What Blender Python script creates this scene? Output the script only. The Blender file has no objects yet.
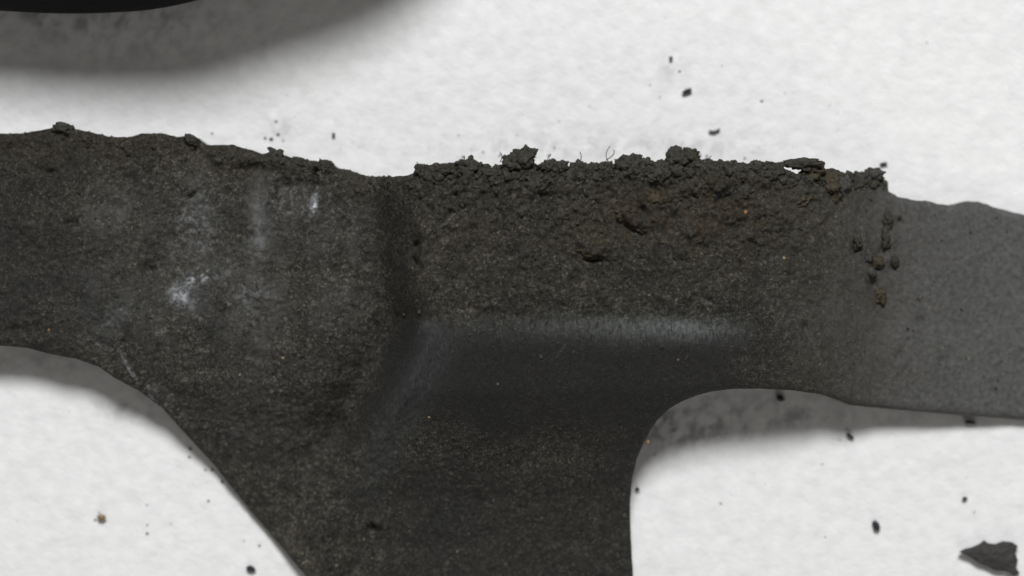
import bpy, bmesh, math, random
import numpy as np
from mathutils import Vector, Matrix, noise as mnoise

# ------------------------------------------------------------------ units
# 1 u = 1 cm; the picture is 10.24 cm wide at paper level
S = 0.01
H = 30.0            # camera height above the paper, cm

scene = bpy.context.scene
col = scene.collection

# ------------------------------------------------------------------ camera
cam = bpy.data.cameras.new('camera')
cam_o = bpy.data.objects.new('camera', cam)
col.objects.link(cam_o)
cam_o.location = (0, 0, H * S)
cam_o.rotation_euler = (0, 0, 0)
cam.sensor_width = 36.0
cam.lens = 36.0 * H / 10.24
cam.clip_start = 0.01
cam.clip_end = 10.0
cam.dof.use_dof = True
cam.dof.focus_distance = (H - 0.95) * S
cam.dof.aperture_fstop = 10.0
scene.camera = cam_o

# ------------------------------------------------------------------ world: even indoor room light
world = bpy.data.worlds.new('World')
scene.world = world
world.use_nodes = True
wbg = world.node_tree.nodes['Background']
wbg.inputs['Color'].default_value = (1.0, 0.97, 0.93, 1)
wbg.inputs['Strength'].default_value = 0.13

# ------------------------------------------------------------------ key lamp: soft lamp from above the top of the picture
def area(name, loc, target, size, energy, color):
    L = bpy.data.lights.new(name, 'AREA')
    L.shape = 'DISK'
    L.size = size * S
    L.energy = energy
    L.color = color
    o = bpy.data.objects.new(name, L)
    col.objects.link(o)
    o.location = Vector(loc) * S
    o.rotation_euler = (Vector(target) - Vector(loc)).to_track_quat('-Z', 'Y').to_euler()
    return o
area('desk_lamp_light', (0.8, 37.0, 60.0), (0.3, 0.6, 0.0), 18.0, 5.0, (0.985, 0.99, 1.0))
area('fill_light', (14.0, -46.0, 44.0), (0.0, 0.0, 0.0), 36.0, 0.42, (1.0, 0.97, 0.93))  # added soft fill from the lower side, no visible source

scene.view_settings.view_transform = 'Standard'
scene.view_settings.look = 'None'
scene.view_settings.exposure = 0.0
scene.view_settings.gamma = 1.0

# ------------------------------------------------------------------ helpers
rng = np.random.default_rng(7)
random.seed(11)

def P(u, v, z=0.0):
    """point of the photograph -> cm on the level z"""
    k = (H - z) / H / 100.0
    return ((u - 512.0) * k, (288.0 - v) * k)

def tag(o, label=None, cat=None, group=None, kind=None):
    if label: o['label'] = label
    if cat: o['category'] = cat
    if group: o['group'] = group
    if kind: o['kind'] = kind
    return o

def mesh_obj(name, verts, faces, mat, parent=None, smooth=True):
    me = bpy.data.meshes.new(name)
    me.from_pydata([tuple(p) for p in verts], [], [tuple(f) for f in faces])
    me.update()
    if smooth:
        me.polygons.foreach_set('use_smooth', [True] * len(me.polygons))
    me.materials.append(mat)
    o = bpy.data.objects.new(name, me)
    col.objects.link(o)
    if parent: o.parent = parent
    return o

# --- numpy gradient noise
_perm = rng.permutation(256)
_perm = np.concatenate([_perm, _perm, _perm])
_ang = rng.random(256) * 2 * np.pi
_gx, _gy = np.cos(_ang), np.sin(_ang)
def perlin(x, y):
    xi = np.floor(x).astype(int); yi = np.floor(y).astype(int)
    xf = x - xi; yf = y - yi
    xi &= 255; yi &= 255
    def g(ix, iy, fx, fy):
        h = _perm[_perm[ix & 255] + (iy & 255)] & 255
        return _gx[h] * fx + _gy[h] * fy
    u = xf * xf * xf * (xf * (xf * 6 - 15) + 10)
    v = yf * yf * yf * (yf * (yf * 6 - 15) + 10)
    a = g(xi, yi, xf, yf); b = g(xi + 1, yi, xf - 1, yf)
    c = g(xi, yi + 1, xf, yf - 1); d = g(xi + 1, yi + 1, xf - 1, yf - 1)
    return (a + (b - a) * u) * (1 - v) + (c + (d - c) * u) * v
def fbm(x, y, f, octv=4, gain=0.5):
    s = 0; a = 1.0; t = 0
    for i in range(octv):
        s = s + a * perlin(x * f + 17.3 * i, y * f - 9.1 * i); t += a
        a *= gain; f *= 2.03
    return s / t * 1.6
def sstep(a, b, x):
    t = np.clip((x - a) / (b - a), 0, 1)
    return t * t * (3 - 2 * t)
def gauss(u, v, cu, cv, ru, rv, rot=0.0):
    c, s = math.cos(rot), math.sin(rot)
    du, dv = u - cu, v - cv
    p = (du * c + dv * s) / ru; q = (-du * s + dv * c) / rv
    return np.exp(-(p * p + q * q))

# ------------------------------------------------------------------ materials
class NT:
    def __init__(s, name):
        s.m = bpy.data.materials.new(name); s.m.use_nodes = True
        s.t = s.m.node_tree; s.b = s.t.nodes['Principled BSDF']
    def n(s, typ, **kw):
        nd = s.t.nodes.new(typ)
        for k, v in kw.items():
            if k in nd.inputs: nd.inputs[k].default_value = v
            else: setattr(nd, k, v)
        return nd
    def l(s, a, b): s.t.links.new(a, b)
    def coord(s): return s.n('ShaderNodeTexCoord').outputs['Object']
    def noise(s, vec, scale, detail=4, rough=0.55):
        nd = s.n('ShaderNodeTexNoise', Scale=scale, Detail=detail, Roughness=rough)
        s.l(vec, nd.inputs['Vector']); return nd.outputs['Fac']
    def ramp(s, fac, stops):
        r = s.n('ShaderNodeValToRGB'); e = r.color_ramp.elements
        while len(e) < len(stops): e.new(0.5)
        for i, (p, c) in enumerate(stops):
            e[i].position = p; e[i].color = (c[0], c[1], c[2], 1)
        s.l(fac, r.inputs['Fac']); return r.outputs['Color']
    def mix(s, fac, a, b, mode='MIX'):
        m = s.n('ShaderNodeMix', data_type='RGBA', blend_type=mode)
        for sock, v in ((m.inputs[0], fac), (m.inputs[6], a), (m.inputs[7], b)):
            if hasattr(v, 'links'): s.l(v, sock)
            else: sock.default_value = v if isinstance(v, float) else (v[0], v[1], v[2], 1)
        return m.outputs[2]
    def math(s, op, a, b=0.0):
        m = s.n('ShaderNodeMath', operation=op)
        for sock, v in ((m.inputs[0], a), (m.inputs[1], b)):
            if hasattr(v, 'links'): s.l(v, sock)
            else: sock.default_value = v
        return m.outputs[0]
    def attr(s, name):
        return s.n('ShaderNodeAttribute', attribute_name=name).outputs['Fac']
    def bump(s, h, dist, strength=1.0, prev=None):
        b = s.n('ShaderNodeBump', Strength=strength, Distance=dist)
        s.l(h, b.inputs['Height'])
        if prev: s.l(prev, b.inputs['Normal'])
        return b.outputs['Normal']

def gry(v, tint=(1.0, 0.985, 0.93)): return (v * tint[0], v * tint[1], v * tint[2])
U = 100.0            # noise scale for 1 cm features

def iron_material():
    k = NT('grimy_iron'); c = k.coord()
    warp = k.n('ShaderNodeTexNoise', Scale=30 * U, Detail=5, Roughness=0.8, Distortion=1.2); k.l(c, warp.inputs['Vector'])
    fine = warp.outputs['Fac']
    mid = k.noise(c, 9 * U, 5, 0.65)
    patch = k.noise(c, 3.2 * U, 5, 0.6)
    big = k.noise(c, 1.1 * U, 3)
    T = (1.13, 1.085, 0.92)
    base = k.ramp(fine, [(0.35, gry(0.005, T)), (0.46, gry(0.021, T)), (0.55, gry(0.041, T)), (0.65, gry(0.15, T))])
    base = k.mix(1.0, base, k.ramp(mid, [(0.34, (0.72, 0.72, 0.72)), (0.5, (1.0, 1.0, 1.0)), (0.66, (1.3, 1.28, 1.24))]), 'MULTIPLY')
    base = k.mix(1.0, base, k.ramp(patch, [(0.34, (0.80, 0.80, 0.80)), (0.5, (1.0, 1.0, 1.0)), (0.66, (1.2, 1.18, 1.15))]), 'MULTIPLY')
    base = k.mix(1.0, base, k.ramp(big, [(0.35, (0.85, 0.86, 0.88)), (0.65, (1.18, 1.15, 1.10))]), 'MULTIPLY')
    smooth_c = k.ramp(fine, [(0.35, gry(0.014, (1, .99, 0.95))), (0.65, gry(0.029, (1, .99, 0.95)))])
    base = k.mix(k.attr('clean_shade'), base, smooth_c)
    dust = k.ramp(k.noise(c, 22 * U, 4, 0.65), [(0.32, gry(0.074, (1, .995, 0.94))), (0.68, gry(0.142, (1, .995, 0.95)))])
    base = k.mix(k.attr('dust'), base, dust)  # pale dust, also carrying the painted ridge light of the left arm
    base = k.mix(k.attr('brown'), base, k.ramp(fine, [(0.36, (0.012, 0.010, 0.006)), (0.64, (0.080, 0.064, 0.040))]))
    # pale rubbed spots, broken up by a fine grain
    gn = k.noise(c, 20 * U, 6, 0.8)
    th = k.math('ADD', gn, k.math('MULTIPLY', k.attr('scuff'), 0.42))
    g = k.n('ShaderNodeMapRange'); k.l(th, g.inputs[0]); g.inputs[1].default_value = 0.60; g.inputs[2].default_value = 0.80
    sc = k.math('MULTIPLY', g.outputs[0], k.math('MINIMUM', k.math('MULTIPLY', k.attr('scuff'), 2.2), 0.92))
    base = k.mix(sc, base, (0.19, 0.20, 0.205))
    cf = k.ramp(k.noise(c, 24 * U, 5, 0.8), [(0.43, (0.15, 0.15, 0.15)), (0.51, (1, 1, 1))])
    base = k.mix(k.math('MULTIPLY', k.attr('chalk'), cf), base, (0.66, 0.68, 0.70))
    # sparse pale and rust coloured grains
    v = k.n('ShaderNodeTexVoronoi', Scale=7.5 * U, feature='F1'); k.l(c, v.inputs['Vector'])
    dot = k.math('LESS_THAN', v.outputs['Distance'], 0.0016 * 55)
    sepc = k.n('ShaderNodeSeparateColor'); k.l(v.outputs['Color'], sepc.inputs[0])
    pick = k.math('GREATER_THAN', sepc.outputs[0], 0.94)
    dot = k.math('MULTIPLY', dot, pick)
    dcol = k.ramp(sepc.outputs[1], [(0.0, (0.16, 0.15, 0.13)), (0.70, (0.20, 0.18, 0.13)), (0.95, (0.22, 0.13, 0.07))])
    base = k.mix(dot, base, dcol)
    # worn edge and lip, with their highlight mixed into the colour
    wm = k.n('ShaderNodeMapping'); wm.inputs['Scale'].default_value = (1.6, 0.5, 1.0); k.l(c, wm.inputs['Vector'])
    wg = k.ramp(k.noise(wm.outputs['Vector'], 26 * U, 4, 0.75), [(0.36, (0.1, 0.1, 0.1)), (0.64, (1, 1, 1))])
    wear_sheen = k.math('MULTIPLY', k.attr('wear_sheen'), wg)
    base = k.mix(wear_sheen, base, (0.21, 0.23, 0.225))
    k.l(base, k.b.inputs['Base Color'])
    r = k.math('SUBTRACT', 0.85, k.math('MULTIPLY', wear_sheen, 0.35))
    k.l(k.math('SUBTRACT', r, k.math('MULTIPLY', k.attr('clean_shade'), 0.18)), k.b.inputs['Roughness'])
    k.b.inputs['Specular IOR Level'].default_value = 0.22
    b = k.bump(fine, 0.00020, 0.9)
    b2 = k.n('ShaderNodeBump', Distance=0.0003); k.l(mid, b2.inputs['Height']); k.l(b, b2.inputs['Normal'])
    k.l(k.math('SUBTRACT', 0.7, k.math('MULTIPLY', k.attr('clean_shade'), 0.45)), b2.inputs['Strength'])
    k.l(b2.outputs['Normal'], k.b.inputs['Normal'])
    return k.m

def grime_material(name, dark, light):
    k = NT(name); c = k.coord()
    f = k.noise(c, 30 * U, 5, 0.7)
    k.l(k.ramp(f, [(0.3, dark), (0.7, light)]), k.b.inputs['Base Color'])
    k.b.inputs['Roughness'].default_value = 0.95
    k.b.inputs['Specular IOR Level'].default_value = 0.1
    k.l(k.bump(k.noise(c, 18 * U, 5, 0.7), 0.0003, 0.8), k.b.inputs['Normal'])
    return k.m

def paper_material():
    k = NT('white_wipe_paper'); c = k.coord()
    f = k.noise(c, 7 * U, 4, 0.55)
    base = k.ramp(f, [(0.32, (0.755, 0.758, 0.752)), (0.68, (0.825, 0.828, 0.82))])
    # faint grey smudges
    sm = k.ramp(k.noise(c, 2.3 * U, 6, 0.7), [(0.62, (0, 0, 0)), (0.80, (1, 1, 1))])
    base = k.mix(k.math('MULTIPLY', sm, 0.30), base, (0.64, 0.65, 0.655))
    base = k.mix(k.attr('soot_shade'), base, (0.22, 0.22, 0.22))  # grey for rim dirt and for painted shadow tone
    k.l(base, k.b.inputs['Base Color'])
    k.b.inputs['Roughness'].default_value = 0.9
    k.b.inputs['Specular IOR Level'].default_value = 0.15
    mp = k.n('ShaderNodeMapping'); mp.inputs['Scale'].default_value = (1.0, 1.25, 1.0); mp.inputs['Rotation'].default_value = (0, 0, 0.5)
    k.l(c, mp.inputs['Vector'])
    b = k.bump(k.noise(mp.outputs['Vector'], 14 * U, 5, 0.65), 0.0005, 0.32)
    v = k.n('ShaderNodeTexVoronoi', Scale=6.5 * U, feature='SMOOTH_F1'); k.l(c, v.inputs['Vector'])
    b = k.bump(v.outputs['Distance'], 0.0012, 0.12, b)
    k.l(b, k.b.inputs['Normal'])
    return k.m

def flake_material():
    k = NT('dark_flake'); c = k.coord()
    f = k.noise(c, 20 * U, 4, 0.65)
    k.l(k.ramp(f, [(0.3, (0.024, 0.022, 0.021)), (0.7, (0.052, 0.048, 0.046))]), k.b.inputs['Base Color'])
    k.b.inputs['Roughness'].default_value = 0.7
    k.l(k.bump(f, 0.0004, 0.7), k.b.inputs['Normal'])
    return k.m

def black_material():
    k = NT('black_casting_paint'); c = k.coord()
    f = k.noise(c, 12 * U, 4)
    k.l(k.ramp(f, [(0.3, (0.004, 0.004, 0.005)), (0.7, (0.009, 0.009, 0.010))]), k.b.inputs['Base Color'])
    k.b.inputs['Roughness'].default_value = 0.8
    k.b.inputs['Specular IOR Level'].default_value = 0.12
    k.l(k.bump(f, 0.0002, 0.5), k.b.inputs['Normal'])
    return k.m

def plain(name, colr, rough=0.8):
    k = NT(name); c = k.coord()
    f = k.noise(c, 25 * U, 4)
    k.l(k.ramp(f, [(0.3, tuple(x * 0.7 for x in colr)), (0.7, tuple(x * 1.3 for x in colr))]), k.b.inputs['Base Color'])
    k.b.inputs['Roughness'].default_value = rough
    return k.m

M_IRON = iron_material()
M_GRIME = grime_material('caked_grime', gry(0.016, (1, .94, .77)), gry(0.085, (1, .94, .76)))
M_GRIME_B = grime_material('brown_caked_grime', (0.022, 0.018, 0.012), (0.105, 0.088, 0.060))
M_GRIME_G = grime_material('grey_dusty_grime', gry(0.030, (1, .99, .93)), gry(0.095, (1, .99, .93)))
M_PAPER = paper_material()
M_FLAKE = flake_material()
M_BLACK = black_material()
M_SPECK = plain('blue_black_speck', (0.020, 0.023, 0.033))
M_TAN = plain('tan_speck', (0.25, 0.18, 0.11))
M_RUST = plain('rust_speck', (0.30, 0.15, 0.06))
M_HAIR = plain('grey_fibre', (0.16, 0.16, 0.16))

# ------------------------------------------------------------------ the paper
def paper_z(X, Y):
    return 0.008 * fbm(X, Y, 1.6, 2) + 0.0022 * fbm(X + 40, Y, 9.0, 2)
def build_paper():
    # fine in the middle, coarser outwards
    a = np.linspace(-1, 1, 641)
    gx = np.sign(a) * (np.abs(a) * 6.5 + np.abs(a) ** 9 * 26)
    b = np.linspace(-1, 1, 401)
    gy = np.sign(b) * (np.abs(b) * 4.0 + np.abs(b) ** 9 * 28)
    X, Y = np.meshgrid(gx, gy)
    Z = paper_z(X, Y) - 0.03
    u = 512 + X * 100; v = 288 - Y * 100
    n = fbm(X, Y, 5.0, 5, 0.65)
    soot_shade = np.zeros_like(X)
    # rim dirt, plus shadow depth and mottle painted under notch, arms and casting
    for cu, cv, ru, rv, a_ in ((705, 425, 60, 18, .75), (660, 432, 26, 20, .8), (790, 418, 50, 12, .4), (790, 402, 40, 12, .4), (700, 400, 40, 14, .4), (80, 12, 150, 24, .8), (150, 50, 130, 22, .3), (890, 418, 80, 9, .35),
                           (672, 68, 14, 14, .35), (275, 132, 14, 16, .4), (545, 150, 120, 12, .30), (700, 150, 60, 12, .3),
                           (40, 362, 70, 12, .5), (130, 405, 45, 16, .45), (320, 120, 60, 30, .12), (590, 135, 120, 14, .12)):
        soot_shade += a_ * gauss(u, v, cu, cv, ru, rv)
    soot_shade = np.clip(soot_shade, 0, 1) * (0.08 + 0.92 * sstep(-0.3, 0.55, n + 1.0 * fbm(X * 1.3 - .5 * Y, Y * .8 + .4 * X, 6.0, 4, .75)))
    ny, nx = X.shape
    V = np.stack([X.ravel() * S, Y.ravel() * S, Z.ravel() * S], 1)
    idx = np.arange(nx * ny).reshape(ny, nx)
    F = np.stack([idx[:-1, :-1].ravel(), idx[:-1, 1:].ravel(), idx[1:, 1:].ravel(), idx[1:, :-1].ravel()], 1)
    o = mesh_obj('paper', V, F.tolist(), M_PAPER)
    at = o.data.attributes.new('soot_shade', 'FLOAT', 'POINT')
    at.data.foreach_set('value', soot_shade.ravel().astype(np.float32))
    tag(o, 'white fibrous paper sheet lying flat', kind='structure')
build_paper()

# ------------------------------------------------------------------ the iron bracket
def interp(x, pts):
    a = np.array(pts, float)
    # smooth (cosine-free) interpolation: linear then it is blurred by the wide steps used
    return np.interp(x, a[:, 0], a[:, 1])

def smooth_curve(pts, n=800):
    a = np.array(pts, float)
    xs = np.linspace(a[0, 0], a[-1, 0], n)
    ys = np.interp(xs, a[:, 0], a[:, 1])
    w = max(3, n // 40) | 1
    ker = np.hanning(w + 2)[1:-1]; ker /= ker.sum()
    ys = np.convolve(np.pad(ys, w // 2, mode='edge'), ker, 'valid')
    return lambda x: np.interp(x, xs, ys)

f_web = smooth_curve([(0, .60), (340, .63), (385, .58), (424, .37), (467, .22), (510, .15), (576, .13), (760, .12)])
f_boss = smooth_curve([(100, 1.14), (160, 1.20), (240, 1.29), (296, 1.31), (318, 1.27), (345, 1.20), (390, 1.04), (450, .63), (500, .39), (545, .28), (600, .22), (680, .17), (760, .16)])
f_arm = smooth_curve([(600, .9), (780, .76), (830, .62), (880, .43), (960, .29), (1022, .16), (1200, .11)])
f_edge = smooth_curve([(100, 398), (200, 404), (290, 412), (318, 420), (360, 406), (405, 383), (470, 352), (560, 305), (760, 220)])

def bracket_height(u, v):
    """macro height of the upper face, cm (u, v in photograph pixels at the mean level)"""
    base = f_web(v) * (1 - sstep(560, 760, u)) + f_arm(u) * sstep(560, 760, u)
    xl = f_edge(v)
    wl = 36 + 26 * sstep(330, 480, v)
    B = sstep(xl - wl, xl + 22, u) * (1 - sstep(700, 905, u))
    z = base + B * np.maximum(f_boss(v) - base, 0.0)
    # soft raised lip along the left flank of the boss below the ridge
    z += 0.055 * np.exp(-((u - xl - 16) / 11.0) ** 2) * sstep(318, 332, v) * (1 - sstep(390, 470, v))
    # hollow beside the flank
    z -= (0.09 + 0.10 * sstep(290, 340, v)) * np.exp(-((u - xl + 32) / 22.0) ** 2) * sstep(170, 230, v) * (1 - sstep(420, 500, v))
    # shallow swells on the left arm
    z += 0.10 * gauss(u, v, 258, 220, 16, 60) + 0.07 * gauss(u, v, 120, 230, 55, 60) - 0.06 * gauss(u, v, 150, 270, 20, 40) \
       - 0.05 * gauss(u, v, 215, 200, 14, 50) - 0.04 * gauss(u, v, 300, 190, 14, 30)
    # slight groove at the right foot of the boss
    z -= 0.035 * np.exp(-((u - 826) / 12.0) ** 2) * sstep(190, 230, v)
    return z

# pits and caked lumps: u, v, ru, rv, rot, height
LUMPS = [
    (857, 248, 4.0, 6, -0.15, -.06), (886, 250, 5, 5, 0.1, -.07), (866, 238, 5, 10, 0, .05), (897, 236, 5, 12, 0, .05), (879, 264, 5, 6, 0, -.09), (898, 264, 3, 5, 0, -.06),
    (872, 268, 9, 6, 0, .04), (884, 250, 8, 12, 0, .04), (876, 285, 5, 8, .3, -.08), (903, 222, 4, 4, 0, -.05),
    (926, 322, 5, 4, 0, -.04), (904, 355, 3, 6, .3, -.03), (948, 362, 4, 4, 0, -.03), (803, 327, 3, 5, 0, -.08), (991, 262, 4, 4, 0, -.02),
    (418, 247, 4, 6, .4, -.13), (416, 262, 3, 6, -.4, -.13), (424, 252, 5, 7, 0, .06),
    (592, 261, 13, 2.5, .05, -.07), (592, 251, 15, 7, .05, .09), (578, 251, 3, 6, -.4, -.08),
    (628, 230, 14, 3, .5, -.09), (634, 222, 12, 6, .5, .07), (600, 207, 10, 3, .4, -.05), (545, 198, 8, 4, .5, -.08), (530, 205, 10, 4, -.3, -.05),
    (668, 222, 6, 10, 0, -.07), (690, 226, 10, 9, 0, .07), (722, 200, 7, 8, 0, -.08), (726, 228, 9, 6, 0, -.07), (708, 188, 8, 6, 0, .08),
    (640, 200, 9, 7, 0, .07), (660, 190, 9, 5, 0, -.05), (745, 235, 8, 6, 0, .05), (780, 225, 10, 8, 0, .04), (676, 250, 9, 5, .2, .05),
    (146, 271, 6, 8, 0, -.10), (73, 222, 6, 4, 0, -.06), (67, 224, 5, 3, 0, -.05), (50, 172, 9, 3, 0, -.05), (118, 208, 5, 4, 0, -.05), (147, 172, 8, 5, 0, -.05),
    (192, 196, 7, 3, -.5, -.05), (186, 185, 9, 6, 0, .05), (195, 150, 6, 7, 0, -.08), (258, 170, 14, 6, .1, -.08), (275, 160, 9, 7, 0, .08),
    (283, 186, 8, 7, .3, -.10), (300, 172, 9, 6, 0, .06), (250, 160, 9, 5, 0, .05), (315, 180, 2.2, 12, .05, -.14), (20, 330, 12, 4, 0, -.05),
    (370, 532, 4, 4, 0, -.08), (376, 528, 3, 4, 0, .05), (225, 158, 10, 8, 0, .06), (205, 160, 5, 10, 0, -.05),
]

OUT = [  # outline in the photograph with the level of the upper rim there
    (-120, 135, .6), (0, 133.5, .6), (25, 132.5, .6), (50, 128, .6), (62, 125, .6), (75, 129, .6), (92, 132, .6), (107, 136, .6), (130, 137, .6),
    (142, 133, .6), (160, 133, .6), (175, 136, .6), (195, 137, .6), (205, 144.5, .6), (230, 144, .6), (240, 147, .6), (255, 151, .6), (262, 154, .6),
    (275, 151, .6), (282, 154, .6), (300, 160, .6), (310, 160, .6), (330, 162, .65), (337, 168, .7), (347, 168, .75), (362, 174, .8), (375, 175.5, .9),
    (407, 175.5, 1.1), (415, 172, 1.15), (417, 166, 1.15), (426, 168, 1.15), (450, 167, 1.15), (462, 164, 1.15), (476, 164, 1.15), (492, 170, 1.15), (506, 166, 1.15),
    (530, 165, 1.15), (537, 169, 1.15), (550, 165, 1.15), (560, 165, 1.15), (567, 171, 1.15), (577, 165, 1.15), (595, 167, 1.15), (607, 165, 1.15), (613, 169, 1.15),
    (625, 163, 1.15), (650, 163, 1.15), (658, 165, 1.15), (672, 160, 1.15), (698, 161, 1.15), (712, 163, 1.15), (730, 164, 1.15), (750, 167, 1.15), (765, 165, 1.1),
    (780, 168, 1.1), (788, 174, 1.05), (800, 176, 1.0), (808, 171, 1.0), (830, 171, .9), (842, 176, .75), (855, 176, .6), (868, 172, .55), (880, 170, .5), (884, 179, .48),
    (889, 182, .46), (890, 191, .45), (900, 197, .43), (928, 201, .35), (950, 205, .3), (968, 201, .28), (980, 201, .25), (990, 205, .22), (1023, 214, .15), (1160, 250, .1),
    (1160, 434, .1), (1022, 420, .15), (921, 412, .34), (870, 407.5, .45), (850, 405, .5), (835, 399, .58), (820, 394, .65), (790, 390, .75), (760, 388.5, .85), (734, 389, 1.0), (714, 391.5, 1.0), (696, 396, .99), (682, 402, .97),
    (670, 409, .93), (659, 420, .88), (651, 431, .82), (644, 445, .76), (638, 459, .7), (633, 480, .6), (631, 505, .5), (631, 529, .4), (633, 576, .28), (640, 640, .17), (655, 730, .16),
    (440, 730, .12), (370, 652, .12), (305, 575, .13), (250, 512, .15), (215, 468, .22), (185, 435, .35), (160, 408, .48), (137, 391, .56), (112, 377, .58), (98, 367, .6), (75, 359, .6),
    (50, 354.5, .6), (25, 348, .6), (0, 346, .6), (-120, 338, .6)]

def polygon_sdf(px, py, poly):
    """signed distance, negative inside"""
    d2 = np.full(px.shape, 1e18); sgn = np.zeros(px.shape, bool)
    n = len(poly)
    for i in range(n):
        ax, ay = poly[i]; bx, by = poly[(i + 1) % n]
        ex, ey = bx - ax, by - ay
        t = np.clip(((px - ax) * ex + (py - ay) * ey) / (ex * ex + ey * ey + 1e-12), 0, 1)
        d2 = np.minimum(d2, (px - ax - t * ex) ** 2 + (py - ay - t * ey) ** 2)
        if ay != by:
            c = ((ay > py) != (by > py)) & (px < ex * (py - ay) / (ey) + ax)
            sgn ^= c
    d = np.sqrt(d2)
    return np.where(sgn, -d, d)

ZM = 0.7
def to_uv(X, Y):
    k = H / (H - ZM) * 100
    return 512 + X * k, 288 - Y * k

def densify(poly, step=0.04):
    out = []
    for i in range(len(poly)):
        a = np.array(poly[i]); b = np.array(poly[(i + 1) % len(poly)])
        out.append(tuple(a))
    return out

OUT_W = [P(u, v, z) for u, v, z in OUT]

def bracket_fields(X, Y):
    u, v = to_uv(X, Y)
    z = bracket_height(u, v)
    boss = sstep(395, 425, u) * (1 - sstep(800, 850, u)) * (1 - sstep(290, 335, v))
    nb = fbm(X + 3, Y - 8, 1.6, 4, .6)
    stem_clean = np.clip(sstep(308, 352, v + 14 * nb) * (1 - sstep(395, 480, v + 50 * nb - 0.12 * (u - 520))) * sstep(385, 450, u + 30 * nb) * (1 - sstep(700, 800, u + 30 * nb)), 0, 1) * .9
    flank = np.exp(-((u - f_edge(v) + 8) / 20.0) ** 2) * sstep(180, 230, v) * (1 - sstep(400, 490, v))
    strip = np.exp(-((u - f_edge(v) - 24) / 22.0) ** 2) * sstep(312, 335, v) * (1 - sstep(430, 530, v))
    arm = sstep(720, 1040, u + 70 * fbm(X, Y, 1.4, 4))
    left = 1 - sstep(360, 400, u)
    low = sstep(430, 500, v)
    rough = 0.55 + 0.75 * boss - 0.55 * arm - 0.75 * stem_clean + 0.55 * left * (1 - low) - 0.12 * low
    rough = np.clip(rough, 0.06, 1.5) * (1 - 0.6 * flank)
    n1 = fbm(X, Y, 2.2, 3)
    n2 = fbm(X + 30, Y, 7.0, 4, 0.6)
    n3 = fbm(X - 30, Y + 11, 20.0, 3, 0.6)
    z = z + 0.040 * n1 * np.clip(rough, .25, 2) * (0.5 + 0.5 * (1 - low)) + 0.026 * rough * n2 + 0.020 * rough * n3
    # lumpy cake towards the upper rim of the boss
    topv = np.interp(u, [p[0] for p in OUT[:73]], [p[1] for p in OUT[:73]])
    cake = boss * (1 - sstep(190, 285, v + 30 * n1)) + .55 * left * (1 - sstep(14, 40, v - topv + 22 * n1))
    z = z + cake * (0.17 * np.abs(fbm(X + 7, Y - 3, 3.2, 4, 0.6)) + 0.07 * np.abs(fbm(X - 5, Y + 9, 8.0, 3, 0.6)) - 0.03)
    for cu, cv, ru, rv, rt, h in LUMPS:
        m = (np.abs(u - cu) < 60) & (np.abs(v - cv) < 60)
        wob = 1 + 0.5 * n2[m]
        z[m] += h * gauss(u[m], v[m], cu, cv, ru * 1.15, rv * 1.15, rt) * wob
    # attributes: surface colour, with some ridge light and crease shade painted in
    scr = fbm(X * 1.0, Y * 1.0, 3.5, 5, 0.7)
    wear_sheen = np.exp(-((v - 325 - 3 * n1 - 4 * sstep(640, 800, u)) / np.where(v < 326, 8.5, 13.0)) ** 2) * (0.16 * sstep(430, 500, u) + 0.20 * sstep(500, 590, u) + 0.44 * sstep(570, 680, u)) * (1 - sstep(685, 765, u))
    wear_sheen += 0.19 * strip + .4 * gauss(u, v, 428, 322, 4, 7, .5)  # strip term paints the lit lip along the crease
    sk = (0.6 * gauss(u, v, 183, 296, 12, 10, .4) + 0.5 * gauss(u, v, 200, 279, 26, 9, -.3) + 0.38 * gauss(u, v, 259, 222, 11, 36) + 0.30 * gauss(u, v, 258, 300, 22, 60)
          + 0.30 * gauss(u, v, 205, 290, 80, 60) + 0.28 * gauss(u, v, 195, 205, 34, 45) + 0.18 * gauss(u, v, 120, 225, 40, 40) + 0.34 * gauss(u, v, 110, 318, 45, 30)
          + 0.85 * gauss(u, v, 124, 362, 2.4, 16, -.5) + 0.5 * gauss(u, v, 96, 343, 14, 2.4, .45) + 0.35 * gauss(u, v, 152, 395, 22, 14, .7)
          + 0.8 * gauss(u, v, 313.5, 200, 5, 12) + 0.4 * gauss(u, v, 319, 170, 1.8, 9) + 0.22 * gauss(u, v, 300, 190, 28, 30) + 0.15 * gauss(u, v, 250, 420, 60, 60)
          + 0.10 * gauss(u, v, 365, 520, 30, 50) + 0.5 * gauss(u, v, 421, 330, 4, 10, .3))
    sk = sk * np.clip(0.55 + 0.9 * scr, 0, 1.6)
    # chalk-white scratches and chips
    cg = sstep(0.05, 0.22, fbm(X, Y, 17.0, 3, .8))
    chalk = (1.3 * gauss(u, v, 313, 206, 2.8, 6, .1) * sstep(-.1, .12, fbm(X, Y, 16.0, 3, .8)) + 1.0 * gauss(u, v, 319, 168, 1.0, 5) + .9 * gauss(u, v, 316, 188, 1.4, 7) * cg
             + cg * (.6 * gauss(u, v, 181, 296, 10, 8, .4) + .5 * gauss(u, v, 198, 278, 20, 6, -.3) + .35 * gauss(u, v, 125, 364, 2.0, 18, -.5) + .3 * gauss(u, v, 96, 343, 16, 2.0, .45)
                     + .25 * gauss(u, v, 155, 400, 26, 9, .75) + .16 * gauss(u, v, 195, 225, 24, 40) + .14 * gauss(u, v, 290, 200, 30, 30)))
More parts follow.
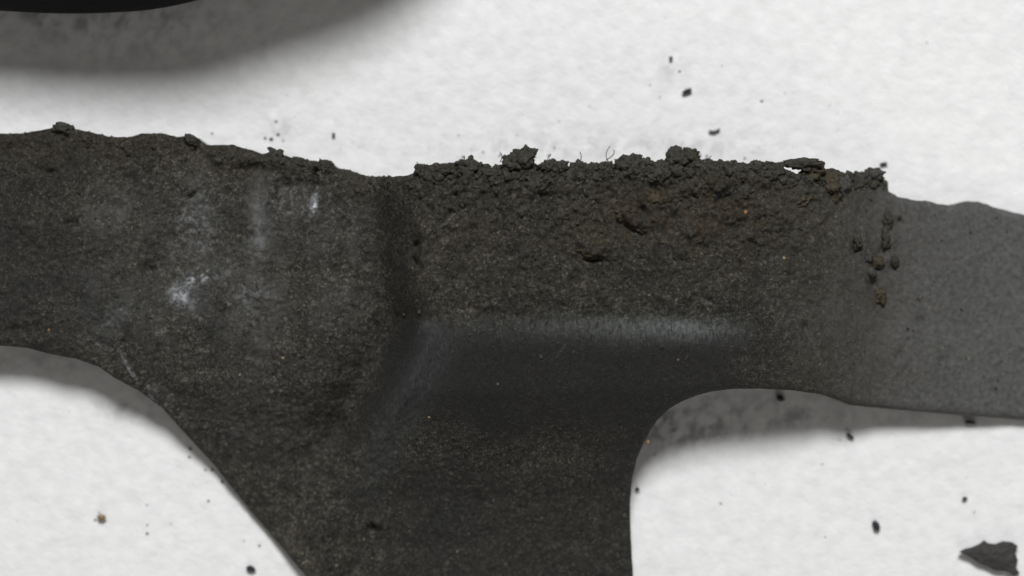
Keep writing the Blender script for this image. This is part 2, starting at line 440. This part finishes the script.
    for cu, cv, L_, rt in ((168, 245, 9, 1.35), (228, 327, 7, -.9), (178, 255, 12, -.5), (120, 290, 9, -.2), (105, 268, 8, .4), (205, 245, 8, -.7), (820, 360, 12, 1.2), (812, 345, 10, 1.25), (796, 340, 9, 1.4),
                       (805, 262, 6, 1.5), (350, 205, 7, 1.4), (372, 190, 6, 1.3), (445, 240, 5, .8), (520, 212, 5, -.3), (605, 320, 6, 1.5), (700, 300, 6, .6), (560, 350, 8, -1), (550, 312, 6, -.6)):
        chalk = chalk + 0.07 * gauss(u, v, cu, cv, L_, 1.0, rt)
    dust = 0.95 * arm + 0.25 * sstep(740, 900, u) * (1 - arm)
    ridge_light = (0.62 * gauss(u, v, 259, 220, 10, 38) + 0.16 * gauss(u, v, 259, 300, 26, 70) + 0.24 * gauss(u, v, 198, 220, 15, 55) + 0.26 * gauss(u, v, 112, 215, 30, 26) + 0.15 * gauss(u, v, 295, 200, 16, 30)
            + 0.13 * gauss(u, v, 190, 280, 110, 70) + 0.12 * gauss(u, v, 110, 310, 40, 30) + 0.10 * gauss(u, v, 240, 420, 70, 50) + .10 * sstep(300, 330, u) * (1 - sstep(350, 380, u)) * (v < 330))
    dust = np.clip(dust + 1.9 * ridge_light * (0.7 + 1.5 * fbm(X, Y * .6, 5.0, 4, .65)) + 0.16 * n2 * arm - .5 * arm * sstep(.30, .55, n2), 0, 1)  # arm dust, plus left arm ridge shading painted as pale streaks
    brown = (0.55 * gauss(u, v, 625, 215, 40, 30) + 0.55 * gauss(u, v, 700, 215, 60, 40) + 0.5 * gauss(u, v, 575, 235, 30, 18) + 0.35 * gauss(u, v, 760, 200, 60, 40)
             + 0.5 * gauss(u, v, 810, 365, 22, 28) + 0.30 * gauss(u, v, 850, 290, 60, 90) + 0.6 * gauss(u, v, 884, 300, 9, 9) + 0.3 * gauss(u, v, 840, 200, 30, 20) + 0.25 * gauss(u, v, 470, 235, 60, 30) + 0.2 * gauss(u, v, 60, 160, 80, 25) + .45 * left * (1 - sstep(12, 45, v - topv)) + .22 * boss)
    brown = np.clip(brown * (0.7 + 1.1 * fbm(X, Y + 50, 6.0, 4, .6)), 0, 1)
    clean_shade = np.clip(stem_clean + 0.7 * strip + (0.35 + .35 * sstep(290, 340, v)) * flank + 0.35 * arm + 0.55 * low * sstep(330, 420, u + 40 * nb) * (1 - stem_clean) + 0.40 * (1 - sstep(30, 150, u + 60 * nb)) + 0.35 * left * sstep(.0, .45, fbm(X + 21, Y * .55, 1.7, 4, .6)) * (1 - low) , 0, 1)  # smooth metal; the flank term darkens the crease as painted shade
    return z, dict(chalk=np.clip(chalk, 0, 1), wear_sheen=np.clip(wear_sheen, 0, 1), scuff=np.clip(sk, 0, 1), dust=dust, brown=brown, clean_shade=clean_shade)

def build_bracket():
    root = bpy.data.objects.new('bracket', None)
    col.objects.link(root)
    tag(root, 'dark grey grime-caked T-shaped iron bracket with raised middle, lying on white paper', 'bracket')
    g = 0.0130
    gx = np.arange(-6.25, 6.45, g); gy = np.arange(-4.35, 1.75, g)
    X, Y = np.meshgrid(gx, gy)
    u, v = to_uv(X, Y)
    d = polygon_sdf(X, Y, OUT_W)
    crumb = 0.25 + 0.75 * sstep(400, 430, u) * (1 - sstep(880, 920, u)) * (v < 260)
    crumb = np.where(v < 260, np.maximum(crumb, 0.45), crumb * 0.55)
    d = d + crumb * (0.035 * fbm(X, Y, 6.0, 4, 0.65))
    inside = d < 0
    q = inside[:-1, :-1] & inside[1:, :-1] & inside[:-1, 1:] & inside[1:, 1:]
    # any quad touching the inside is kept; its outside corners are pulled on to the outline
    q = inside[:-1, :-1].astype(int) + inside[1:, :-1] + inside[:-1, 1:] + inside[1:, 1:] >= 2
    dy, dx = np.gradient(d, g)
    nn = np.sqrt(dx * dx + dy * dy) + 1e-6
    used = np.zeros(d.shape, bool)
    used[:-1, :-1] |= q; used[1:, :-1] |= q; used[:-1, 1:] |= q; used[1:, 1:] |= q
    out = used & ~inside
    X = np.where(out, X - np.clip(d, 0, g * 1.2) * dx / nn, X)
    Y = np.where(out, Y - np.clip(d, 0, g * 1.2) * dy / nn, Y)
    d = np.where(out, 0.0, d)
    z, at = bracket_fields(X, Y)
    # rounded rim
    r = 0.09
    t = np.clip(1 + d / r, 0, 1)
    z = z - (1 - np.sqrt(np.maximum(1 - t * t, 0))) * r * 0.9
    z = np.maximum(z, 0.03)
    ids = -np.ones(d.shape, int); ids[used] = np.arange(used.sum())
    V = np.stack([X[used], Y[used], z[used]], 1)
    jj, ii = np.nonzero(q)
    F = np.stack([ids[jj, ii], ids[jj, ii + 1], ids[jj + 1, ii + 1], ids[jj + 1, ii]], 1)
    # open rim -> wall down to the paper
    E = {}
    for a, b in ((0, 1), (1, 2), (2, 3), (3, 0)):
        ea = F[:, a]; eb = F[:, b]
        key = np.minimum(ea, eb) * 10000000 + np.maximum(ea, eb)
        E[(a, b)] = (ea, eb, key)
    ea = np.concatenate([E[k][0] for k in E]); eb = np.concatenate([E[k][1] for k in E]); key = np.concatenate([E[k][2] for k in E])
    uq, inv, cnt = np.unique(key, return_inverse=True, return_counts=True)
    m = cnt[inv] == 1
    ea, eb = ea[m], eb[m]
    rim = np.unique(np.concatenate([ea, eb]))
    low = {int(r_): len(V) + i for i, r_ in enumerate(rim)}
    VL = V[rim].copy(); VL[:, 2] = 0.0
    walls = [(int(b), int(a), low[int(a)], low[int(b)]) for a, b in zip(ea, eb)]
    nxt = {low[int(b)]: low[int(a)] for a, b in zip(ea, eb)}
    start = low[int(ea[0])]; loop = [start]; c = nxt[start]
    while c != start and len(loop) < len(nxt) + 5:
        loop.append(c); c = nxt.get(c, start)
    VV = np.concatenate([V, VL]) * S
    o = mesh_obj('bracket_body', VV, F.tolist() + walls + [tuple(loop[::-1])], M_IRON, root)
    for nm, arr in at.items():
        a_ = o.data.attributes.new(nm, 'FLOAT', 'POINT')
        vals = np.concatenate([arr[used], arr[used][rim]]).astype(np.float32)
        a_.data.foreach_set('value', vals)
    return root

bracket = build_bracket()

def surf(u, v):
    """height of the bracket's face at one photograph point, and its place"""
    z = float(bracket_height(np.array([u], float), np.array([v], float))[0])
    x, y = P(u, v, z)
    return x, y, z

# ------------------------------------------------------------------ caked lumps on the rim and the face
def lump_mesh(name, rx, ry, rz, seed, sub=4, rough=0.42, freq=1.3):
    bm = bmesh.new()
    bmesh.ops.create_icosphere(bm, subdivisions=sub, radius=1.0)
    off = Vector((seed * 3.7, seed * -1.9, seed * 5.3))
    for v in bm.verts:
        n = v.co.normalized()
        k = 1 + rough * mnoise.fractal(n * freq + off, 1.0, 2.1, 2) * 1.2 + rough * 0.55 * mnoise.fractal(n * freq * 3.4 + off, 0.8, 2.1, 3)
        v.co = Vector((n.x * rx * k, n.y * ry * k, n.z * rz * k)) * S
    me = bpy.data.meshes.new(name); bm.to_mesh(me); bm.free()
    me.polygons.foreach_set('use_smooth', [True] * len(me.polygons))
    return me

CLUMPS = [  # u, v, ru, rv, rotation, brown?
    (524, 157, 11, 9, 0.2, 0), (512, 162, 9, 7, 0, 0), (549, 166, 9, 6, 0, 0), (561, 167, 7, 6, 0, 0), (579, 167, 8, 6, 0, 0), (593, 168, 7, 5, 0, 0), (607, 167, 6, 6, 0, 0),
    (630, 163, 13, 8, 0, 0), (645, 165, 9, 6, 0, 0), (676, 158, 9, 9, 0, 0), (690, 157, 9, 8, .2, 0), (664, 168, 8, 8, 0, 0), (469, 166, 12, 6, .1, 0), (446, 169, 9, 5, 0, 0), (421, 170, 6, 5, 0, 0),
    (757, 168, 8, 6, 0, 0), (775, 171, 9, 8, 0, 0), (803, 164, 18, 5, -.08, 0), (815, 171, 9, 8, 0, 1), (830, 184, 11, 14, .3, 1), (842, 186, 8, 10, 0, 2),
    (874, 176, 9, 5, .3, 2), (881, 296, 6, 7, 0, 1), (276, 156, 9, 6, -.2, 0), (298, 163, 8, 5, -.3, 0), (190, 140, 8, 5, -.2, 0), (63, 129, 9, 5, 0, 0),
    (592, 252, 14, 6, .05, 1), (857, 241, 4.5, 9, .15, 0), (888, 222, 5, 9, -.1, 0), (885, 239, 5.5, 9, .1, 0), (878, 263, 6, 5, 0, 1), (895, 262, 4, 5, .3, 0), (871, 272, 5, 4, .3, 2), (868, 256, 5, 6, 0, 2), (626, 212, 10, 6, .4, 1), (560, 215, 9, 6, 0, 0), (700, 236, 8, 5, .3, 1), (745, 192, 9, 6, 0, 0), (655, 200, 9, 7, 0, 1), (536, 186, 9, 6, 0, 0), (480, 186, 8, 5, 0, 0), (800, 200, 9, 6, .4, 1), (640, 226, 9, 5, -.5, 0), (710, 186, 10, 7, 0, 1), (735, 172, 9, 6, 0, 0), (325, 165, 8, 5, -.3, 0), (493, 174, 8, 5, 0, 0),
]
for i, (u, v, ru, rv, rot, br) in enumerate(CLUMPS):
    x, y, z = surf(u, max(v, 170 if 410 < u < 850 else v))
    x, y = P(u, v, z)
    rr = 0.5 * (ru + rv) / 100
    me = lump_mesh('grime_clump', ru / 100, rv / 100, rr * .85, i + 1, 4, 0.5, 1.6)
    me.materials.append((M_GRIME, M_GRIME_B, M_GRIME_G)[br])
    o = bpy.data.objects.new('grime_clump', me); col.objects.link(o)
    o.parent = bracket
    rr = 0.5 * (ru + rv) / 100
    o.location = Vector((x, y, z - rr * (0.0 if u > 850 and v > 210 else 0.25))) * S
    o.rotation_euler = (0, 0, rot + random.uniform(-.1, .1))

# fine crumbs: nobody could count them
def crumbs():
    protos = []
    for sub in (1, 2):
        bm = bmesh.new(); bmesh.ops.create_icosphere(bm, subdivisions=sub, radius=1.0)
        protos.append((np.array([v.co[:] for v in bm.verts]), np.array([[v.index for v in f.verts] for f in bm.faces]))); bm.free()
    tu = np.array([p[0] for p in OUT[:73]]); tv = np.array([p[1] for p in OUT[:73]])
    L = []
    for i in range(11000):
        k = rng.random()
        if k < 0.42:                      # on the crusted rim
            u = 415 + rng.random() * 470
            v = np.interp(u, tu, tv) + abs(rng.normal(0, 5)) - 2.0
            r = 0.45 + rng.exponential(0.65)
        elif k < 0.455:                    # medium crumbs of the rim
            u = 415 + rng.random() * 470; v = np.interp(u, tu, tv) + rng.random() * 14
            r = 1.8 + rng.exponential(1.0)
        elif k < 0.55:
            u = rng.random() * 415; v = np.interp(u, tu, tv) + abs(rng.normal(0, 7)) + 0.5
            r = 0.5 + rng.exponential(0.5)
        elif k < 0.90:                    # on the face of the boss
            u = 425 + rng.random() * 380 + rng.normal(0, 14); v = np.interp(u, tu, tv) + 3 + abs(rng.normal(0, 62))
            if v > 300 or mnoise.noise((u * .03, v * .04, 3.0)) < -0.05 + 0.002 * (v - 170): continue
            r = 0.35 + rng.exponential(0.42)
        else:
            u = rng.random() * 1020; v = np.interp(u, tu, tv) + 6 + rng.random() * 200
            if (u > 850 and v > 395) or (u < 300 and v > 340): continue
            r = 0.4 + rng.exponential(0.35)
        L.append((u, v, min(r, 5.0)))
    L = np.array(L); ub, vb, rb = L.T
    edge = np.interp(ub, tu, tv)
    z0 = bracket_height(ub, np.maximum(vb, edge + 3))
    kx = (H - z0) / H / 100
    X, Y = (ub - 512) * kx, (288 - vb) * kx
    zf = bracket_fields(X, (288 - np.maximum(vb, edge + 3)) * kx)[0]
    drop = np.clip(1 - (vb - edge) / 9, 0, 1.2)
    zf = zf - 0.06 * drop
    VV = []; FF = []; cnt = 0
    for x, y, z, r in zip(X, Y, zf, rb):
        base, fs = protos[1 if r > 1.8 else 0]
        b = base * (1 + rng.normal(0, 0.22, (len(base), 1))) * (r / 100) * rng.uniform(.7, 1.3, 3)
        a = rng.random() * 6.28
        ca, sa = math.cos(a), math.sin(a)
        b = np.stack([b[:, 0] * ca - b[:, 1] * sa, b[:, 0] * sa + b[:, 1] * ca, b[:, 2]], 1)
        VV.append((b + np.array([x, y, z - r / 100 * 0.05])) * S)
        FF.append(fs + cnt); cnt += len(base)
    o = mesh_obj('grime_crumbs', np.concatenate(VV), np.concatenate(FF).tolist(), M_GRIME, bracket, smooth=False)
    tag(o, kind='stuff')
crumbs()

def small_lump(name, u, v, ru, rv, z, mat, rot=0.0, parent=None, seed=1):
    o = bpy.data.objects.new(name, lump_mesh(name, 1, 1, 1, seed, 3, 0.35)); col.objects.link(o)
    o.data.materials.append(mat)
    x, y = P(u, v, z)
    rr = min(ru, rv) / 100
    o.scale = (ru / 100, rv / 100, rr * .7)
    o.location = Vector((x, y, z + rr * 0.35)) * S
    o.rotation_euler = (0, 0, rot)
    if parent: o.parent = parent
    return o
# rust coloured grains stuck to the bracket
for u, v, r, m in ((745.5, 212, 1.5, M_RUST), (648, 442, 1.5, M_RUST), (784, 258, 1.3, M_TAN), (572, 181, 1.2, M_TAN), (429, 417, 1.0, M_TAN), (283, 358, 1.3, M_TAN)):
    x, y, z = surf(u, v)
    small_lump('rust_grain', u, v, r, r * 1.2, z + 0.0, m, 0, bracket, int(u))

# ------------------------------------------------------------------ black casting at the corner
def build_casting():
    pts = [(-260, -6), (-120, 2), (0, 11), (60, 14), (110, 13), (155, 10), (205, -1), (255, -22), (305, -45), (350, -62), (400, -80), (470, -112),
           (520, -160), (535, -240), (500, -330), (400, -400), (200, -440), (-100, -430), (-260, -380)]
    # round the outline
    a = np.array(pts, float)
    for _ in range(3):
        b = np.roll(a, -1, 0)
        a = np.stack([0.75 * a + 0.25 * b, 0.25 * a + 0.75 * b], 1).reshape(-1, 2)
    n = len(a)
    c = a.mean(0)
    tang = np.roll(a, -1, 0) - np.roll(a, 1, 0)
    nor = np.stack([tang[:, 1], -tang[:, 0]], 1); nor /= np.linalg.norm(nor, axis=1)[:, None] + 1e-9
    if ((a - c) * nor).sum() < 0: nor = -nor
    side = lambda u: float(sstep(100, 420, np.array(u)))
    prof = [(-26, 0.0), (-12, 0.08), (-3, 0.35), (0, 0.65), (-2, 0.9), (-8, 1.15), (-22, 1.55), (-44, 2.0), (-62, 2.28), (-85, 2.45), (-120, 2.52), (-170, 2.55)]
    V = []; F = []
    for off, hz in prof:
        for i in range(n):
            t = side(a[i][0])
            u, v = c + (a[i] - c) * (1 + off / 190.0)
            z = 0.86 * hz * (1 + 0.12 * t)
            x, y = P(u, v, z)
            V.append((x * S, y * S, z * S))
    for k in range(len(prof) - 1):
        for i in range(n):
            j = (i + 1) % n
            F.append((k * n + i, k * n + j, (k + 1) * n + j, (k + 1) * n + i))
    F.append(tuple(range(n))[::-1]); F.append(tuple((len(prof) - 1) * n + i for i in range(n)))
    o = mesh_obj('casting', V, F, M_BLACK)
    bm = bmesh.new(); bm.from_mesh(o.data); bmesh.ops.recalc_face_normals(bm, faces=bm.faces); bm.to_mesh(o.data); bm.free()
    tag(o, 'smooth black casting with a rounded rim, apart from the grimy bracket, shading the paper', 'casting')
build_casting()

# ------------------------------------------------------------------ flakes and specks on the paper
def flake(name, pts, lift, thick, mat, curl=0.0, seed=0):
    """an uneven, slightly curled chip: outline in photograph points"""
    a = np.array(pts, float)
    c = a.mean(0)
    rings = [1.0, 0.8, 0.5, 0.2]
    n = len(a); V = []; F = []
    rs = np.random.default_rng(seed)
    size = np.abs(a - c).max()
    for side in (1, 0):
        for r in rings:
            for i in range(n):
                u, v = c + (a[i] - c) * r
                w = (u - c[0]) / size
                z = lift + side * thick * (0.55 + 0.45 * (1 - r)) + curl * w * w + (0.10 * thick * rs.random() if side and r < 1 else 0)
                x, y = P(u, v, z)
                V.append((x * S, y * S, z * S))
    R = len(rings)
    for s in (0, 1):
        o = s * R * n
        for k in range(R - 1):
            for i in range(n):
                j = (i + 1) % n
                f = (o + k * n + i, o + k * n + j, o + (k + 1) * n + j, o + (k + 1) * n + i)
                F.append(f)
        F.append(tuple(o + (R - 1) * n + i for i in range(n)))
    for i in range(n):
        j = (i + 1) % n
        F.append((i, R * n + i, R * n + j, j))
    ob = mesh_obj(name, V, F, mat, smooth=False)
    bm = bmesh.new(); bm.from_mesh(ob.data); bmesh.ops.recalc_face_normals(bm, faces=bm.faces); bm.to_mesh(ob.data); bm.free()
    return ob

big = [(959, 552), (964, 549), (972, 547), (979, 544), (984, 540), (988, 543), (995, 544), (1003, 541), (1012, 542), (1018, 546), (1015, 553), (1018, 560), (1016, 568), (1020, 573),
       (1014, 576), (1006, 571), (996, 571), (986, 566), (978, 563), (970, 557)]
tag(flake('metal_flake', big, 0.0, 0.12, M_FLAKE, 0.03, 3), 'large jagged dark flake lying alone on the white paper', 'flake', 'loose flakes on the paper')
tag(flake('metal_flake', [(872, 522), (875, 520), (879, 523), (880.5, 528), (878, 531), (874, 529.5)], 0.0, 0.06, M_SPECK, 0, 4), 'small pointed blue-black chip in the open paper beside the large flake', 'flake', 'loose flakes on the paper')
tag(flake('metal_flake', [(246, 567), (250, 565), (254, 567), (256, 570), (252, 572), (247, 570.5)], 0.0, 0.06, M_SPECK, 0, 5), 'small blue-black chip beside the slanting edge of the bracket stem', 'flake', 'loose flakes on the paper')
tag(flake('metal_flake', [(846, 433.5), (849, 433), (854, 437), (853, 439), (848, 437)], 0.0, 0.05, M_SPECK, 0, 6), 'slim dark chip just outside the shadow under the right arm', 'flake', 'loose flakes on the paper')
tag(flake('metal_flake', [(962, 498), (965, 496.5), (968, 498), (966, 500), (963, 500)], 0.0, 0.04, M_SPECK, 0, 7), 'tiny blue-black chip on paper between the large flake and bracket arm', 'flake', 'loose flakes on the paper')
tag(flake('metal_flake', [(682, 92), (686, 89), (691, 88), (692, 91), (687, 93), (683, 94)], 0.0, 0.05, M_SPECK, 0, 8), 'little grey-blue chip on open paper beyond the crusted rim', 'flake', 'loose flakes on the paper')
tag(flake('metal_flake', [(964, 421.5), (968, 420), (974, 421), (977, 424), (972, 424.5), (966, 424)], 0.0, 0.06, M_FLAKE, 0, 9), 'dark crumb in the thin shadow along the right arm', 'flake', 'loose flakes on the paper')
tag(flake('metal_flake', [(776, 396), (780, 395), (784, 397), (785, 400), (781, 402), (777, 400)], 0.0, 0.04, M_FLAKE, 0, 10), 'dark crumb lying in the shadow of the notch', 'flake', 'loose flakes on the paper')
tag(flake('metal_flake', [(635, 488), (638, 487), (640, 490), (636, 491)], 0.0, 0.04, M_SPECK, 0, 11), 'tiny dark chip close against the straight side of the stem', 'flake', 'loose flakes on the paper')
tag(flake('metal_flake', [(880, 163), (886, 162), (888, 164), (884, 165), (880, 165)], 0.0, 0.04, M_SPECK, 0, 12), 'tiny blue-grey sliver off the ragged corner of the rim', 'flake', 'loose flakes on the paper')
tag(flake('metal_flake', [(709, 130), (714, 131), (720, 128), (720, 130), (714, 133), (709, 132)], 0.0, 0.04, M_HAIR, 0, 14), 'thin grey sliver on paper above the crusted rim', 'flake', 'loose flakes on the paper')
tag(flake('metal_flake', [(669, 57), (672, 56), (673, 59), (670, 60)], 0.0, 0.04, M_SPECK, 0, 15), 'pinhead grey chip on open paper far from the bracket', 'flake', 'loose flakes on the paper')
tag(flake('metal_flake', [(332, 133), (335, 133), (335, 136), (332, 136)], 0.0, 0.04, M_SPECK, 0, 16), 'pinhead blue-black chip over the dip in the rim', 'flake', 'loose flakes on the paper')
tag(flake('metal_flake', [(97, 516), (101, 514), (105, 515), (106, 519), (102, 521), (98, 520)], 0.0, 0.05, M_TAN, 0, 17), 'tan crumb lying on paper beyond the slanting edge', 'flake', 'loose flakes on the paper')

# fine sooty dust
def dust():
    bm = bmesh.new(); bmesh.ops.create_icosphere(bm, subdivisions=1, radius=1.0)
    base = np.array([v.co[:] for v in bm.verts]); fs = np.array([[v.index for v in f.verts] for f in bm.faces]); bm.free()
    spots = [(147, 525, .9), (147, 534, 1.3), (171, 524, .7), (190, 449, 1.6), (189, 457, 1.0), (244, 541, .7), (259, 546, 1), (208, 501, 1), (95, 520, 1), (104, 517, 1.4), (99, 513, .8), (147, 505, .8),
             (278, 134, 1.2), (265, 138, 1.2), (271, 139, 1.4), (276, 121, 1), (212, 133, 1), (762, 101, 1.2), (700, 155, 1.3), (707, 156, 1),
             (680, 71, 1), (650, 85, .7), (660, 97, .6), (483, 152, 1), (500, 155, 1.2), (463, 157, 1.2), (549, 155, 1.2), (745, 158, .9), (840, 440, .7), (655, 455, .8), (212, 470, 1.2), (222, 482, 1.2), (205, 470, 1)]
    for i in range(110):
        k = rng.random()
        if k < .45: u, v = rng.random() * 1000, np.nan; v = 150 - abs(rng.normal(0, 22)) ; u = 250 + rng.random() * 650
        elif k < .7: u, v = 640 + rng.random() * 380, 440 + rng.random() * 130
        elif k < .85: u, v = rng.random() * 240, 400 + rng.random() * 176
        else: u, v = 300 + rng.random() * 720, rng.random() * 140
        spots.append((u, v, 0.18 + rng.exponential(0.16)))
    VV = []; FF = []; c = 0
    for u, v, r in spots:
        r = r / 100
        x, y = P(u, v, 0)
        b = base * (1 + rng.normal(0, .3, base.shape)) * r * np.array([1.3, .9, .7])
        VV.append((b + np.array([x, y, -0.025 + r * .5])) * S); FF.append(fs + c); c += len(base)
    o = mesh_obj('soot_dust', np.concatenate(VV), np.concatenate(FF).tolist(), M_SPECK, None, False)
    tag(o, 'fine dark sooty dust scattered over the white paper', 'dust', kind='stuff')
dust()

# loose fibres standing off the crusted rim
def fibre(pts, r=0.0045):
    cu = bpy.data.curves.new('fibre', 'CURVE'); cu.dimensions = '3D'; cu.bevel_depth = r * S; cu.bevel_resolution = 1
    sp = cu.splines.new('POLY'); sp.points.add(len(pts) - 1)
    for p, (u, v, z) in zip(sp.points, pts):
        x, y = P(u, v, z); p.co = (x * S, y * S, z * S, 1)
    t = bpy.data.objects.new('fibre', cu); col.objects.link(t)
    me = bpy.data.meshes.new_from_object(t.evaluated_get(bpy.context.evaluated_depsgraph_get()))
    bpy.data.objects.remove(t)
    o = bpy.data.objects.new('fibre', me); col.objects.link(o); me.materials.append(M_HAIR)
    o.parent = bracket
    return o
for (u, v, du, dv, c) in ((576, 166, 4, -14, 3), (612, 166, -2, -20, -5), (606, 160, 8, -10, 3), (500, 162, 0, -10, 2), (463, 166, 1, -10, 1), (548, 165, 3, -11, -2), (703, 160, 8, -4, 2), (418, 170, -1, -8, 1)):
    fibre([(u + du * t + c * math.sin(t * 3.14), v + dv * t, 1.12 + 0.1 * t) for t in np.linspace(0, 1, 7)])
